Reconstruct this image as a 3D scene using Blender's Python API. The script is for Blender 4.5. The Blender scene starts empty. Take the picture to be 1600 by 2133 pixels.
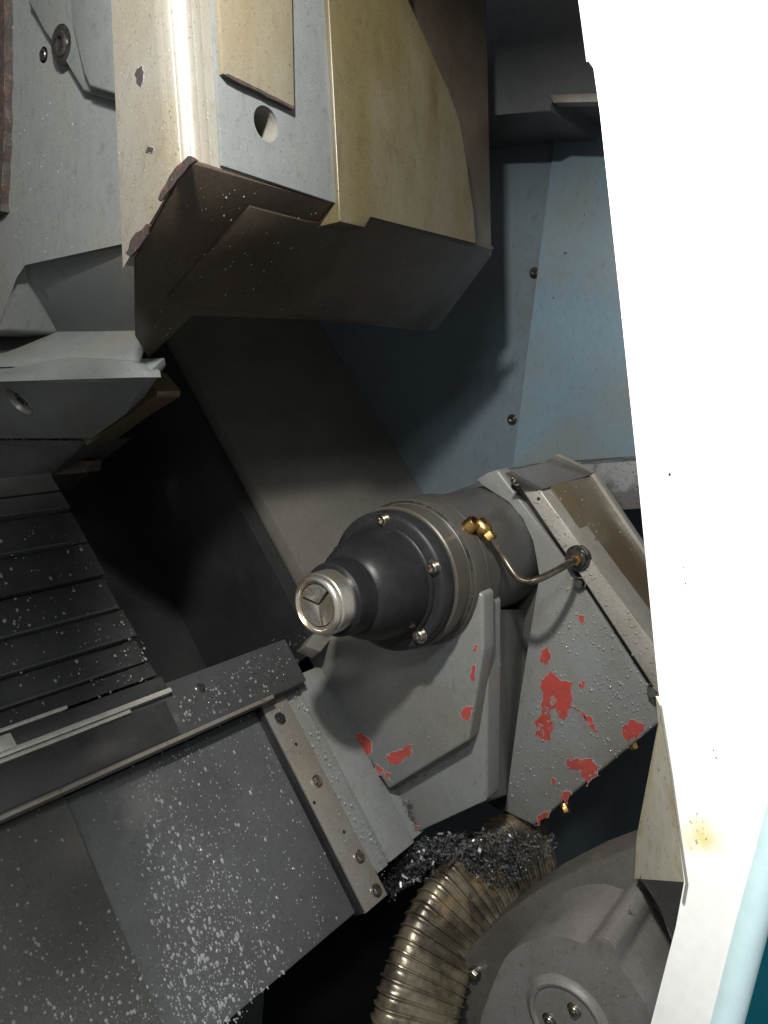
import bpy, bmesh, math, random
from mathutils import Vector, Matrix, noise
random.seed(7)
scn = bpy.context.scene
COL = scn.collection

# ---------------------------------------------------------------- camera
# machine frame: a = along the lathe axis towards the tailstock, s = down the 45 degree slant bed,
# n = square to the bed.  World: X = a, Z = up, Y = towards the back of the machine.
FPX, CX, CY = 1600.0, 800.0, 1066.5
def nrm(v): return Vector(v).normalized()
A_c = nrm((1250, -276, 1600))                       # axis directions seen by the camera (right, down, forward)
u_c = Vector((-.517, -.831, .206)); u_c = (u_c - A_c * u_c.dot(A_c)).normalized()
n_c = A_c.cross(u_c)
R2 = math.sqrt(.5)
Y_c, Z_c = (u_c - n_c) * R2, (u_c + n_c) * R2
CAM = Vector((0, 0, 1.45))
cam = bpy.data.cameras.new('camera'); cam_o = bpy.data.objects.new('camera', cam); COL.objects.link(cam_o)
m = Matrix(((A_c.x, -A_c.y, -A_c.z), (Y_c.x, -Y_c.y, -Y_c.z), (Z_c.x, -Z_c.y, -Z_c.z))).to_4x4()
m.translation = CAM; cam_o.matrix_world = m
cam.sensor_fit = 'HORIZONTAL'; cam.sensor_width = 36; cam.lens = 36 * FPX / 1600
cam.clip_start = .01; cam.clip_end = 50
scn.camera = cam_o

def W(p):                                            # (a, s, n) -> world
    a, s, n = p
    return CAM + Vector((a, (-s - n) * R2, (-s + n) * R2))
def D(p): return W(p) - CAM                          # direction
def FU(a, F, U): return (a, (F - U) * R2, (F + U) * R2)   # axis / towards operator / up  -> (a, s, n)
def ray(x, y):
    r = Vector(((x - CX) / FPX, (y - CY) / FPX, 1))
    return Vector((r.dot(A_c), -r.dot(u_c), r.dot(n_c)))
def px(x, y, a=None, s=None, n=None, z=None, F=None, U=None):   # pixel onto a plane of the machine
    r = ray(x, y)
    if a is not None: t = a / r[0]
    elif s is not None: t = s / r[1]
    elif n is not None: t = n / r[2]
    elif F is not None: t = F / ((r[1] + r[2]) * R2)
    elif U is not None: t = U / ((r[2] - r[1]) * R2)
    else: t = z
    return r * t

# ---------------------------------------------------------------- light
w = bpy.data.worlds.new('World'); scn.world = w; w.use_nodes = True
bg = w.node_tree.nodes['Background']; bg.inputs[0].default_value = (.95, .98, 1, 1); bg.inputs[1].default_value = .33
def lamp(name, pos, target, energy, size, color, spot=None):
    l = bpy.data.lights.new(name, 'AREA'); l.shape = 'RECTANGLE'; l.size, l.size_y = size
    l.energy = energy; l.color = color
    if spot: l.spread = math.radians(spot)
    o = bpy.data.objects.new(name, l); COL.objects.link(o)
    o.location = W(pos); o.rotation_euler = (W(target) - W(pos)).to_track_quat('-Z', 'Y').to_euler()
    return o
lamp('machine_work_light', FU(.05, -.20, .45), (.75, -.05, -.55), 13.5, (.045, .045), (1, .975, .93))
lamp('room_light', FU(-.60, .25, .80), (.70, -.10, -.40), 7.0, (.14, .14), (.93, .97, 1))
scn.view_settings.view_transform = 'Standard'; scn.view_settings.look = 'None'
scn.view_settings.exposure = .3; scn.view_settings.gamma = 1

# ---------------------------------------------------------------- materials
def mat(name, base, rough=.5, metal=0, c2=None, scale=12, lo=.4, hi=.65, c3=None, scale3=40, lo3=.6, hi3=.68,
        speck=0, speck_scale=420, speck_col=(.02, .018, .015), bump=.0, bump_scale=300, stretch=(1, 1, 1), coat=0, rvar=.12, spec=.5, grime=.75):
    M = bpy.data.materials.new(name); M.use_nodes = True
    N, L = M.node_tree.nodes, M.node_tree.links
    b = N['Principled BSDF']
    b.inputs['Metallic'].default_value = metal
    b.inputs['Specular IOR Level'].default_value = spec
    b.inputs['Coat Weight'].default_value = coat; b.inputs['Coat Roughness'].default_value = .12
    tc = N.new('ShaderNodeTexCoord'); mp = N.new('ShaderNodeMapping'); mp.inputs['Scale'].default_value = stretch
    L.new(tc.outputs['Object'], mp.inputs['Vector'])
    def nz(sc, det=6, vec=mp.outputs['Vector']):
        n = N.new('ShaderNodeTexNoise'); n.inputs['Scale'].default_value = sc; n.inputs['Detail'].default_value = det
        n.inputs['Roughness'].default_value = .62
        L.new(vec, n.inputs['Vector']); return n.outputs['Fac']
    def ramp(fac, lo, hi, a=0, bb=1):
        r = N.new('ShaderNodeMapRange'); r.inputs['From Min'].default_value = lo; r.inputs['From Max'].default_value = hi
        r.inputs['To Min'].default_value = a; r.inputs['To Max'].default_value = bb; L.new(fac, r.inputs['Value']); return r.outputs['Result']
    def mix(fac, c1, c2):
        x = N.new('ShaderNodeMix'); x.data_type = 'RGBA'
        if hasattr(fac, 'links'): L.new(fac, x.inputs['Factor'])
        else: x.inputs['Factor'].default_value = fac
        for c, i in ((c1, 'A'), (c2, 'B')):
            sk = [k for k in x.inputs if k.name == i and k.type == 'RGBA'][0]
            if hasattr(c, 'links'): L.new(c, sk)
            else: sk.default_value = (*c, 1)
        return [k for k in x.outputs if k.type == 'RGBA'][0]
    c = base
    fine = nz(90, 8)
    c = mix(ramp(fine, .3, .7, 0, .35), c, tuple(v * .72 for v in base))
    if c2: c = mix(ramp(nz(scale), lo, hi), c, c2)
    if grime:
        mg = N.new('ShaderNodeMapping'); mg.inputs['Scale'].default_value = (1, 1, .55); mg.inputs['Location'].default_value = (3.1, 1.7, .4)
        L.new(tc.outputs['Object'], mg.inputs['Vector'])
        dk = tuple(v * q for v, q in zip(base, (.42, .38, .30)))
        c = mix(ramp(nz(120, 10, mg.outputs['Vector']), .56, .74, 0, grime * .55), c, dk)
        c = mix(ramp(nz(430, 3, tc.outputs['Object']), .60, .70, 0, grime), c, dk)
        lt = tuple(min(.8, v * 1.7 + .02) for v in base)
        c = mix(ramp(nz(620, 2, tc.outputs['Object']), .66, .72, 0, grime * .9), c, lt)
    if c3: c = mix(ramp(nz(scale3, 9), lo3, hi3), c, c3)
    if speck:
        c = mix(ramp(nz(speck_scale, 2, tc.outputs['Object']), .80 - speck, .84 - speck), c, speck_col)
    L.new(c, b.inputs['Base Color'])
    L.new(ramp(nz(25, 8), .25, .75, max(.04, rough - rvar), rough + rvar), b.inputs['Roughness'])
    if bump:
        bp = N.new('ShaderNodeBump'); bp.inputs['Strength'].default_value = bump; bp.inputs['Distance'].default_value = .002
        L.new(nz(bump_scale, 4), bp.inputs['Height']); L.new(bp.outputs['Normal'], b.inputs['Normal'])
    return M

M = {}
M['turret'] = mat('turret_grey_paint', (.122, .130, .127), .40, c2=(.135, .128, .102), scale=7, lo=.5, hi=.72, c3=(.16, .12, .07), scale3=60, lo3=.70, hi3=.74, speck=.06, bump=.06, stretch=(1, 1, .45))
M['rib_paint'] = mat('rib_cream_grey_paint', (.155, .147, .126), .4, c2=(.135, .115, .075), scale=9, lo=.45, hi=.7, c3=(.14, .11, .07), scale3=70, lo3=.67, hi3=.72, speck=.09, bump=.05, stretch=(1, 1, .5))
M['olive'] = mat('olive_oil_film_paint', (.058, .047, .021), .36, c2=(.074, .066, .045), scale=6, lo=.48, hi=.68, c3=(.042, .031, .012), scale3=18, lo3=.55, hi3=.75, speck=.07, bump=.08, stretch=(1, 1, .35))
M['yellow_plate'] = mat('worn_yellowed_plate', (.15, .135, .098), .4, c2=(.12, .092, .048), scale=10, c3=(.13, .07, .03), scale3=50, lo3=.66, hi3=.74, speck=.07, stretch=(1, 1, .35))
M['underside'] = mat('oily_brown_underside_and_shade', (.042, .030, .020), .36, c2=(.055, .043, .032), scale=9, c3=(.06, .024, .012), scale3=20, lo3=.60, hi3=.75, speck=.05, bump=.1)
M['tail_grey'] = mat('tailstock_grey_paint', (.142, .149, .144), .38, c2=(.118, .112, .096), scale=8, lo=.42, hi=.7, c3=(.12, .11, .10), scale3=35, lo3=.66, hi3=.78, speck=.06, bump=.08)
M['tail_dark'] = mat('dark_oily_casting_and_shade', (.055, .056, .055), .4, c2=(.042, .038, .032), scale=10, c3=(.06, .05, .03), scale3=16, lo3=.6, hi3=.78, speck=.03, bump=.06)
M['quill_body'] = mat('quill_housing_oiled_steel', (.058, .055, .048), .36, .15, c2=(.066, .055, .036), scale=9, lo=.5, hi=.72, speck=.03, bump=.04)
M['black_cap'] = mat('black_oxide_steel', (.014, .014, .0145), .42, .0, c2=(.02, .02, .021), scale=30, bump=.08, bump_scale=160, spec=.2, grime=.4)
M['boot'] = mat('black_rubber', (.010, .010, .0105), .40, 0, c2=(.015, .015, .0155), scale=30, bump=.10, rvar=.08, spec=.2, grime=.4)
M['chrome'] = mat('ground_steel', (.62, .59, .53), .26, .92, c2=(.55, .42, .25), scale=30, lo=.5, hi=.7, rvar=.08)
M['steel'] = mat('worn_steel', (.22, .21, .19), .38, .5, c2=(.22, .19, .15), scale=18, c3=(.09, .07, .05), scale3=60, lo3=.62, hi3=.72, speck=.06, bump=.06)
M['rim_steel'] = mat('light_steel_rim', (.25, .24, .215), .38, .2, c2=(.20, .185, .15), scale=20, c3=(.10, .085, .06), scale3=70, lo3=.66, hi3=.74, speck=.1, bump=.06)
M['cover'] = mat('way_cover_steel', (.085, .087, .090), .32, .3, c2=(.058, .058, .058), scale=5, lo=.45, hi=.65, c3=(.10, .102, .105), scale3=14, lo3=.58, hi3=.8, speck=.02, bump=.03)
M['cover_warm'] = mat('way_cover_dull_steel', (.075, .074, .068), .4, .3, c2=(.055, .055, .052), scale=5, lo=.45, hi=.65, speck=.02, bump=.03)
M['rail'] = mat('dark_rail_steel', (.055, .057, .058), .4, .3, c2=(.05, .05, .05), scale=20, c3=(.08, .075, .065), scale3=50, lo3=.6, hi3=.72, speck=.06, bump=.1)
M['black'] = mat('black_enclosure_paint', (.009, .009, .0095), .5, c2=(.013, .013, .013), scale=10, grime=0)
M['lamella'] = mat('black_lamella', (.026, .027, .026), .32, .1, c2=(.038, .038, .037), scale=14, bump=.05)
M['bright_edge'] = mat('steel_with_painted_glint', (.50, .49, .45), .3, .4, c2=(.33, .31, .26), scale=25)  # lamp's streak on the steel is put into this pale colour
M['bed_panel'] = mat('bed_panel_oily_grey', (.115, .105, .09), .42, .1, c2=(.085, .08, .07), scale=7, speck=.10, speck_scale=300, speck_col=(.008, .008, .008))
M['wall'] = mat('blue_grey_wall_paint', (.118, .172, .208), .36, c2=(.125, .14, .138), scale=6, lo=.42, hi=.62, speck=.075, speck_scale=210, speck_col=(.02, .02, .02), bump=.02)
M['wall_shade'] = mat('wall_paint_with_shade', (.085, .112, .130), .36, c2=(.07, .082, .085), scale=5, lo=.42, hi=.66, speck=.06, speck_scale=210)  # darker than the lining sheet: the turret's shade put into the colour
M['wall_dark'] = mat('dark_grey_wall_paint', (.06, .065, .068), .42, c2=(.05, .05, .05), scale=6)
M['brown'] = mat('brown_oil_film_cover', (.075, .053, .024), .34, c2=(.078, .064, .04), scale=7, c3=(.09, .042, .014), scale3=9, lo3=.55, hi3=.75, speck=.09, speck_scale=260, bump=.05)
M['brown_top'] = mat('dark_cover_top', (.09, .092, .092), .4, c2=(.075, .07, .062), scale=12, speck=.08, speck_scale=260)
M['dirty'] = mat('dirty_ledge', (.14, .145, .145), .5, c2=(.05, .05, .048), scale=16, lo=.45, hi=.55, speck=.16, speck_scale=220, speck_col=(.012, .012, .012), bump=.2)
M['red'] = mat('red_primer', (.30, .044, .034), .45, c2=(.21, .038, .03), scale=40, c3=(.16, .15, .14), scale3=75, lo3=.60, hi3=.63, bump=.05)
M['chip_edge'] = mat('broken_paint_edge', (.20, .205, .20), .5)
M['brass'] = mat('brass', (.55, .36, .13), .28, 1, c2=(.30, .17, .06), scale=80, rvar=.1)
M['pipe'] = mat('oily_steel_pipe', (.20, .17, .14), .28, .9, c2=(.09, .07, .05), scale=60)
M['dark_bolt'] = mat('dark_bolt_steel', (.16, .15, .14), .3, .9, c2=(.06, .055, .05), scale=120)
M['bolt'] = mat('bright_bolt_steel', (.5, .47, .42), .25, 1, c2=(.22, .19, .15), scale=120)
M['white'] = mat('white_enamel', (.80, .80, .77), .4, c2=(.79, .79, .75), scale=4, lo=.55, hi=.8, speck=.0, grime=0)
M['cream'] = mat('yellowed_enamel', (.74, .71, .58), .45, c2=(.55, .47, .25), scale=22, lo=.45, hi=.7, speck=.12, speck_scale=160, speck_col=(.05, .04, .02))
M['cyan_edge'] = mat('pale_cyan_paint', (.55, .72, .74), .35, grime=0)
M['teal'] = mat('teal_paint', (.0, .16, .21), .4, c2=(.0, .12, .17), scale=6, grime=0)
M['cast'] = mat('brown_grey_cast_housing', (.135, .127, .120), .34, .1, c2=(.10, .092, .084), scale=14, speck=.02, bump=.10, bump_scale=500)
M['cast_dark'] = mat('dark_back_plate', (.09, .085, .075), .36, .1, c2=(.06, .056, .05), scale=14, speck=.05, bump=.15)
M['conduit'] = mat('oily_ribbed_steel', (.17, .145, .10), .28, .5, c2=(.05, .042, .03), scale=22, lo=.42, hi=.58, c3=(.30, .20, .08), scale3=18, lo3=.58, hi3=.75, bump=.08, grime=.5)
M['conduit_core'] = mat('oily_core', (.07, .055, .035), .35, .5)
M['swarf'] = mat('grey_swarf', (.04, .04, .041), .3, .3, c2=(.11, .11, .113), scale=200)
M['rust'] = mat('rusty_chipped_lip', (.028, .022, .02), .6, c2=(.07, .032, .02), scale=120, lo=.52, hi=.66, c3=(.20, .16, .10), scale3=170, lo3=.66, hi3=.72, bump=.4, bump_scale=260)
M['hole'] = mat('dark_hole', (.012, .012, .012), .4, grime=0)
M['strand'] = mat('steel_strand', (.4, .38, .35), .35, .8)
def drop_mat(name, col, transp):
    m_ = bpy.data.materials.new(name); m_.use_nodes = True
    N, L = m_.node_tree.nodes, m_.node_tree.links
    b = N['Principled BSDF']; b.inputs['Base Color'].default_value = (*col, 1); b.inputs['Roughness'].default_value = .06
    b.inputs['Specular IOR Level'].default_value = .6
    t = N.new('ShaderNodeBsdfTransparent'); x = N.new('ShaderNodeMixShader'); fr = N.new('ShaderNodeFresnel'); fr.inputs['IOR'].default_value = 1.5
    mr = N.new('ShaderNodeMapRange'); mr.inputs['To Min'].default_value = 1 - transp; mr.inputs['To Max'].default_value = 1
    L.new(fr.outputs[0], mr.inputs['Value']); L.new(mr.outputs[0], x.inputs[0]); L.new(t.outputs[0], x.inputs[1]); L.new(b.outputs[0], x.inputs[2])
    L.new(x.outputs[0], N['Material Output'].inputs['Surface']); return m_
M['milk'] = drop_mat('milky_coolant', (.32, .33, .33), .45)
M['clear'] = drop_mat('clear_coolant', (.42, .42, .40), .72)

def stain(M_, centre, radius, col):                        # oil stain with a shape of its own on the enamel
    N, L = M_.node_tree.nodes, M_.node_tree.links; b = N['Principled BSDF']; src = b.inputs['Base Color'].links[0].from_socket
    tc = N.new('ShaderNodeTexCoord'); nz = N.new('ShaderNodeTexNoise'); nz.inputs['Scale'].default_value = 60; nz.inputs['Detail'].default_value = 6
    L.new(tc.outputs['Object'], nz.inputs['Vector'])
    vd = N.new('ShaderNodeVectorMath'); vd.operation = 'DISTANCE'; L.new(tc.outputs['Object'], vd.inputs[0]); vd.inputs[1].default_value = centre
    ad = N.new('ShaderNodeMath'); ad.operation = 'MULTIPLY_ADD'; L.new(nz.outputs['Fac'], ad.inputs[0]); ad.inputs[1].default_value = radius * 1.6; L.new(vd.outputs['Value'], ad.inputs[2])
    mr = N.new('ShaderNodeMapRange'); mr.inputs['From Min'].default_value = radius * .9; mr.inputs['From Max'].default_value = radius * 2; mr.inputs['To Min'].default_value = .8; mr.inputs['To Max'].default_value = 0
    L.new(ad.outputs[0], mr.inputs['Value'])
    x = N.new('ShaderNodeMix'); x.data_type = 'RGBA'; L.new(mr.outputs[0], x.inputs['Factor'])
    ia = [k for k in x.inputs if k.type == 'RGBA']; L.new(src, ia[0]); ia[1].default_value = (*col, 1)
    L.new([k for k in x.outputs if k.type == 'RGBA'][0], b.inputs['Base Color'])

# ---------------------------------------------------------------- object helpers
def thing(name, label, cat, base, group=None):
    o = bpy.data.objects.new(name, None); COL.objects.link(o); o.location = W(base); o.empty_display_size = .05
    o['label'] = label; o['category'] = cat
    if group: o['group'] = group
    return o
def root_loc(p):
    v = Vector((0, 0, 0))
    while p is not None: v = v + p.location; p = p.parent
    return v
def obj(name, bm, material, parent=None, label=None, smooth=40, kind=None):
    off = root_loc(parent)
    bmesh.ops.recalc_face_normals(bm, faces=bm.faces)
    bmesh.ops.translate(bm, verts=bm.verts, vec=-off)
    me = bpy.data.meshes.new(name); bm.to_mesh(me); bm.free()
    me.materials.append(M[material] if isinstance(material, str) else material)
    if smooth:
        me.shade_smooth(); me.set_sharp_from_angle(angle=math.radians(smooth))
    o = bpy.data.objects.new(name, me); COL.objects.link(o); o.parent = parent
    if label: o['label'] = label
    if kind: o['kind'] = kind
    return o
def struct(name, bm, material): return obj(name, bm, material, kind='structure')
def soften(bm, w, seg=2):
    if w: bmesh.ops.bevel(bm, geom=list(bm.edges), offset=w, segments=seg, profile=.6, affect='EDGES', clamp_overlap=True)
    return bm
def prism(poly, vec, bev=.0015, bm=None, seg=2):            # poly: (a,s,n) points, extruded by (a,s,n) vec
    new = bm is None
    if new: bm = bmesh.new()
    v0 = [bm.verts.new(W(p)) for p in poly]; d = D(vec); v1 = [bm.verts.new(v.co + d) for v in v0]
    k = len(poly)
    bm.faces.new(v0); bm.faces.new(v1[::-1])
    for i in range(k): bm.faces.new((v0[i], v0[(i + 1) % k], v1[(i + 1) % k], v1[i]))
    if new: soften(bm, bev, seg)
    return bm
def box(a0, a1, s0, s1, n0, n1, bev=.0015):
    return prism([(a0, s0, n0), (a0, s1, n0), (a0, s1, n1), (a0, s0, n1)], (a1 - a0, 0, 0), bev)
def pxprism(pts, vec, bev=.0015, **pl): return prism([px(x, y, **pl) for x, y in pts], vec, bev)
def frame(d):
    d = Vector(d).normalized(); t = Vector((0, 0, 1)) if abs(d.z) < .9 else Vector((1, 0, 0))
    e1 = d.cross(t).normalized(); return d, e1, d.cross(e1)
def lathe(center, axis, prof, seg=64, bm=None, rot=0):     # prof: (t along axis, radius); centre / axis in (a,s,n)
    bm = bm or bmesh.new(); c = W(center); d, e1, e2 = frame(D(axis)); rings = []
    for t, r in prof:
        if r < 1e-5: rings.append([bm.verts.new(c + d * t)])
        else: rings.append([bm.verts.new(c + d * t + (e1 * math.cos(rot + 2 * math.pi * i / seg) + e2 * math.sin(rot + 2 * math.pi * i / seg)) * r) for i in range(seg)])
    for A, B in zip(rings, rings[1:]):
        for i in range(seg):
            j = (i + 1) % seg
            if len(A) == 1 and len(B) == 1: continue
            if len(A) == 1: bm.faces.new((A[0], B[j], B[i]))
            elif len(B) == 1: bm.faces.new((A[i], A[j], B[0]))
            else: bm.faces.new((A[i], A[j], B[j], B[i]))
    return bm
def smooth_path(pts, n=10):
    P = [Vector(p) for p in pts]; out = []
    for i in range(len(P) - 1):
        p0, p1, p2, p3 = P[max(i - 1, 0)], P[i], P[i + 1], P[min(i + 2, len(P) - 1)]
        for k in range(n):
            t = k / n
            out.append(.5 * ((2 * p1) + (p2 - p0) * t + (2 * p0 - 5 * p1 + 4 * p2 - p3) * t * t + (3 * p1 - p0 - 3 * p2 + p3) * t ** 3))
    return out + [P[-1]]
def tube(pts, r, seg=12, bm=None):                         # pts in (a,s,n)
    bm = bm or bmesh.new(); P = [W(p) for p in pts]; up = None; rings = []
    for i, p in enumerate(P):
        t = (P[min(i + 1, len(P) - 1)] - P[max(i - 1, 0)]).normalized()
        if up is None: up = frame(t)[1]
        up = (up - t * up.dot(t)).normalized(); e2 = t.cross(up)
        rings.append([bm.verts.new(p + (up * math.cos(2 * math.pi * k / seg) + e2 * math.sin(2 * math.pi * k / seg)) * r) for k in range(seg)])
    for A, B in zip(rings, rings[1:]):
        for k in range(seg): bm.faces.new((A[k], A[(k + 1) % seg], B[(k + 1) % seg], B[k]))
    bm.faces.new(rings[0][::-1]); bm.faces.new(rings[-1]); return bm
def cap_screw(parent, c, out, r=.006, h=.006, material='bolt', name='cap_screw'):    # socket head screw with a hex recess
    bm = lathe(c, out, [(-.003, r * 1.5), (.0006, r * 1.5), (.001, r * 1.35), (.001, r), (h - .001, r), (h, r * .85), (h, r * .55)], 20)
    lathe(c, out, [(h, r * .55), (h * .35, r * .5), (h * .35, 0)], 6, bm)
    return obj(name, bm, material, parent)
def hex_bolt(parent, c, out, r=.006, h=.005, material='bolt', name='hex_bolt'):
    bm = lathe(c, out, [(-.002, r * 1.45), (.0012, r * 1.45), (.0016, r * 1.2)], 20)
    lathe(c, out, [(.0008, r * 1.12), (h - .001, r * 1.12), (h, r * .95), (h, 0)], 6, bm, random.random())
    return obj(name, bm, material, parent)
def cut(o, cutter_bm):
    me = bpy.data.meshes.new('cutter'); bmesh.ops.recalc_face_normals(cutter_bm, faces=cutter_bm.faces)
    bmesh.ops.translate(cutter_bm, verts=cutter_bm.verts, vec=-root_loc(o.parent)); cutter_bm.to_mesh(me); cutter_bm.free()
    c = bpy.data.objects.new('cutter', me); COL.objects.link(c); c.parent = o.parent
    md = o.modifiers.new('b', 'BOOLEAN'); md.operation = 'DIFFERENCE'; md.object = c; md.solver = 'EXACT'
    bpy.context.view_layer.update()
    res = bpy.data.meshes.new_from_object(o.evaluated_get(bpy.context.evaluated_depsgraph_get()))
    o.modifiers.clear(); o.data = res; bpy.data.objects.remove(c)
    res.shade_smooth(); res.set_sharp_from_angle(angle=math.radians(40))
def inpoly(x, y, P):
    r = False
    for i in range(len(P)):
        x1, y1 = P[i]; x2, y2 = P[i - 1]
        if (y1 > y) != (y2 > y) and x < (x2 - x1) * (y - y1) / (y2 - y1) + x1: r = not r
    return r
def drops(parent, polypx, plane, nrml, count, rmin, rmax, dens=None, material='milk', flat=.5, power=3.0, name='coolant_droplets', run=0.0):
    bm = bmesh.new(); xs = [p[0] for p in polypx]; ys = [p[1] for p in polypx]; got = tries = 0
    nd = D(nrml).normalized(); _, e1, e2 = frame(nd)
    g = Vector((0, 0, -1)); g = g - nd * g.dot(nd); g = g.normalized() if g.length > .05 else e1; gx = nd.cross(g)
    while got < count and tries < count * 60:
        tries += 1; x, y = random.uniform(min(xs), max(xs)), random.uniform(min(ys), max(ys))
        if not inpoly(x, y, polypx): continue
        if dens and random.random() > dens(x, y): continue
        c = W(px(x, y, **plane)); r = rmin + (rmax - rmin) * random.random() ** power; st = 1 + run * random.random() ** 3 + .35 * random.random()
        k = 7; off = random.random() * 6; wob = [random.uniform(.8, 1.15) for _ in range(k)]
        def ring(q, h): return [bm.verts.new(c + (gx * math.cos(off + 6.2832 * i / k) + g * st * math.sin(off + 6.2832 * i / k)) * r * q * wob[i] + nd * h * r) for i in range(k)]
        R = [ring(1, -.05), ring(.86, flat * .55), ring(.5, flat * .9)]; top = bm.verts.new(c + nd * flat * r)
        for A, B in zip(R, R[1:]):
            for i in range(k): bm.faces.new((A[i], A[(i + 1) % k], B[(i + 1) % k], B[i]))
        for i in range(k): bm.faces.new((R[2][i], R[2][(i + 1) % k], top))
        got += 1
    return obj(name, bm, material, parent, kind='stuff', smooth=80)
def ragged(pts, amp, sub=5):
    out = []; k = len(pts)
    for i in range(k):
        (x1, y1), (x2, y2) = pts[i], pts[(i + 1) % k]
        for j in range(sub):
            t = j / sub; x, y = x1 + (x2 - x1) * t, y1 + (y2 - y1) * t
            out.append((x + amp * noise.noise((x * .11, y * .11, 1.7)) * 2, y + amp * noise.noise((x * .11, y * .11, 9.1)) * 2))
    return out
def paint_chip(parent, pts, plane, out, amp=5):                # bare patch of primer with a broken rim of grey paint
    cx_ = sum(p[0] for p in pts) / len(pts); cy_ = sum(p[1] for p in pts) / len(pts)
    P = ragged(pts, amp)
    def sheet(Q, lift, th):
        bm = bmesh.new(); d = D(out).normalized()
        vs = [bm.verts.new(W(px(x, y, **plane)) + d * lift) for x, y in Q]; f = bm.faces.new(vs)
        r = bmesh.ops.extrude_face_region(bm, geom=[f]); bmesh.ops.translate(bm, verts=[v for v in r['geom'] if isinstance(v, bmesh.types.BMVert)], vec=-d * th)
        bmesh.ops.triangulate(bm, faces=[f_ for f_ in bm.faces if len(f_.verts) > 4]); return bm
    c = obj('paint_chip', sheet(P, .0007, .0012), 'red', parent, smooth=0)
    big = []
    for x, y in P:
        d = math.hypot(x - cx_, y - cy_) + 1e-6; g = 1.6 + 1.6 * noise.noise((x * .2, y * .2, 4))
        big.append((x + (x - cx_) / d * g, y + (y - cy_) / d * g))
    obj('broken_rim', sheet(big, .0004, .0009), 'chip_edge', c, smooth=0)
    return c

# ================================================================ the setting
AW = 1.14
wall_px = [(640, -200), (1420, -200), (1420, 1100), (1000, 1250), (640, 900)]
struct('end_wall', prism([FU(AW, -1.15, .62), FU(AW, .25, .62), FU(AW, .25, -1.02), FU(AW, -1.15, -1.02)], (.03, 0, 0), 0), 'wall_shade')
bed = struct('bed_floor', box(-.25, AW, -1.1, .14, -1.08, -1.0, 0), 'black')
struct('back_wall', prism([FU(-.25, -1.16, .7), FU(AW, -1.16, .7), FU(AW, -1.16, -1.02), FU(-.25, -1.16, -1.02)], FU(0, -.03, 0), 0), 'black')
struct('sump_floor', prism([FU(-.25, -1.15, -.99), FU(AW, -1.15, -.99), FU(AW, .2, -.99), FU(-.25, .2, -.99)], FU(0, 0, -.03), 0), 'black')
struct('sump_wall', prism([FU(-.25, -.60, -.62), FU(.64, -.60, -.72), FU(.64, -.60, -.99), FU(-.25, -.60, -.99)], FU(0, -.02, 0), 0), 'wall_dark')
struct('ceiling', prism([FU(.55, -1.15, .62), FU(AW, -1.15, .62), FU(AW, .1, .62), FU(.55, .1, .62)], FU(0, 0, .03), 0), 'wall_dark')

# end wall fittings: overlapping sheet, seam, screws, overhead box
sh = thing('wall_sheet', 'blue grey sheet metal lining plate screwed to the end wall', 'panel', px(1080, 960, a=AW - .004))
obj('sheet', pxprism([(1162, 236), (1420, 210), (1420, 1000), (1320, 952), (1068, 974)], (.0035, 0, 0), .0006, a=AW - .004), 'wall', sh)
for x, y in ((1165, 240), (1115, 568), (1068, 874)):
    cap_screw(sh, px(x - 1, y, a=AW - .001), (-1, 0, 0), .006, .005, 'dark_bolt', 'screw')
ob = thing('overhead_box', 'dark grey sheet metal box hanging below the ceiling against the end wall', 'box', FU(1.0, -.4, .62))
obj('box_body', prism([px(600, -200, a=.98), px(1300, -200, a=.98), px(1245, 132, a=.98), px(1244, 196, a=.98), px(1150, 200, a=.98), px(1148, 232, a=.98), px(1024, 240, a=.98), px(600, 300, a=.98)], (.155, 0, 0), .002), 'wall_dark', ob)
obj('lip', pxprism([(1146, 197), (1250, 193), (1250, 212), (1152, 214)], (.02, 0, 0), .001, a=.972), 'steel', ob)

blocker = thing('wall_shade_sheet', 'dark sheet added out of view to shade the upper end wall', 'blocker', FU(.2, -.3, .6))  # unseen sheet added to keep work light off the upper end wall
obj('shade_sheet', prism([FU(.20, -.47, .60), FU(.20, .05, .60), FU(.20, .05, .424), FU(.20, -.47, .424)], (.004, 0, 0), .0005), 'wall_dark', blocker)

# dirty ledge behind the tailstock
struct('dirty_ledge', prism([px(1110, 966, a=AW - .005), px(1165, 961, a=AW - .005), px(1320, 950, a=AW - .005), px(1460, 940, a=AW - .005), px(1460, 1030, a=AW - .005), px(1110, 1060, a=AW - .005)], (-.13, 0, 0), .002), 'dirty')

# slanted bed panel behind the quill
bp = thing('bed_panel', 'dim brown grey slanted sheet panel with dark specks behind the quill', 'panel', (.95, -.2, -.76))
obj('panel', box(.768, AW - .002, -.98, -.10, -.775, -.745, .002), 'bed_panel', bp)
hex_bolt(bp, px(530, 1078, n=-.80), (-.3, 0, 1), .004, .004)
obj('side_skirt', box(.740, .766, -.98, -.14, -1.0, -.765, .002), 'black', bp)

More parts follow.
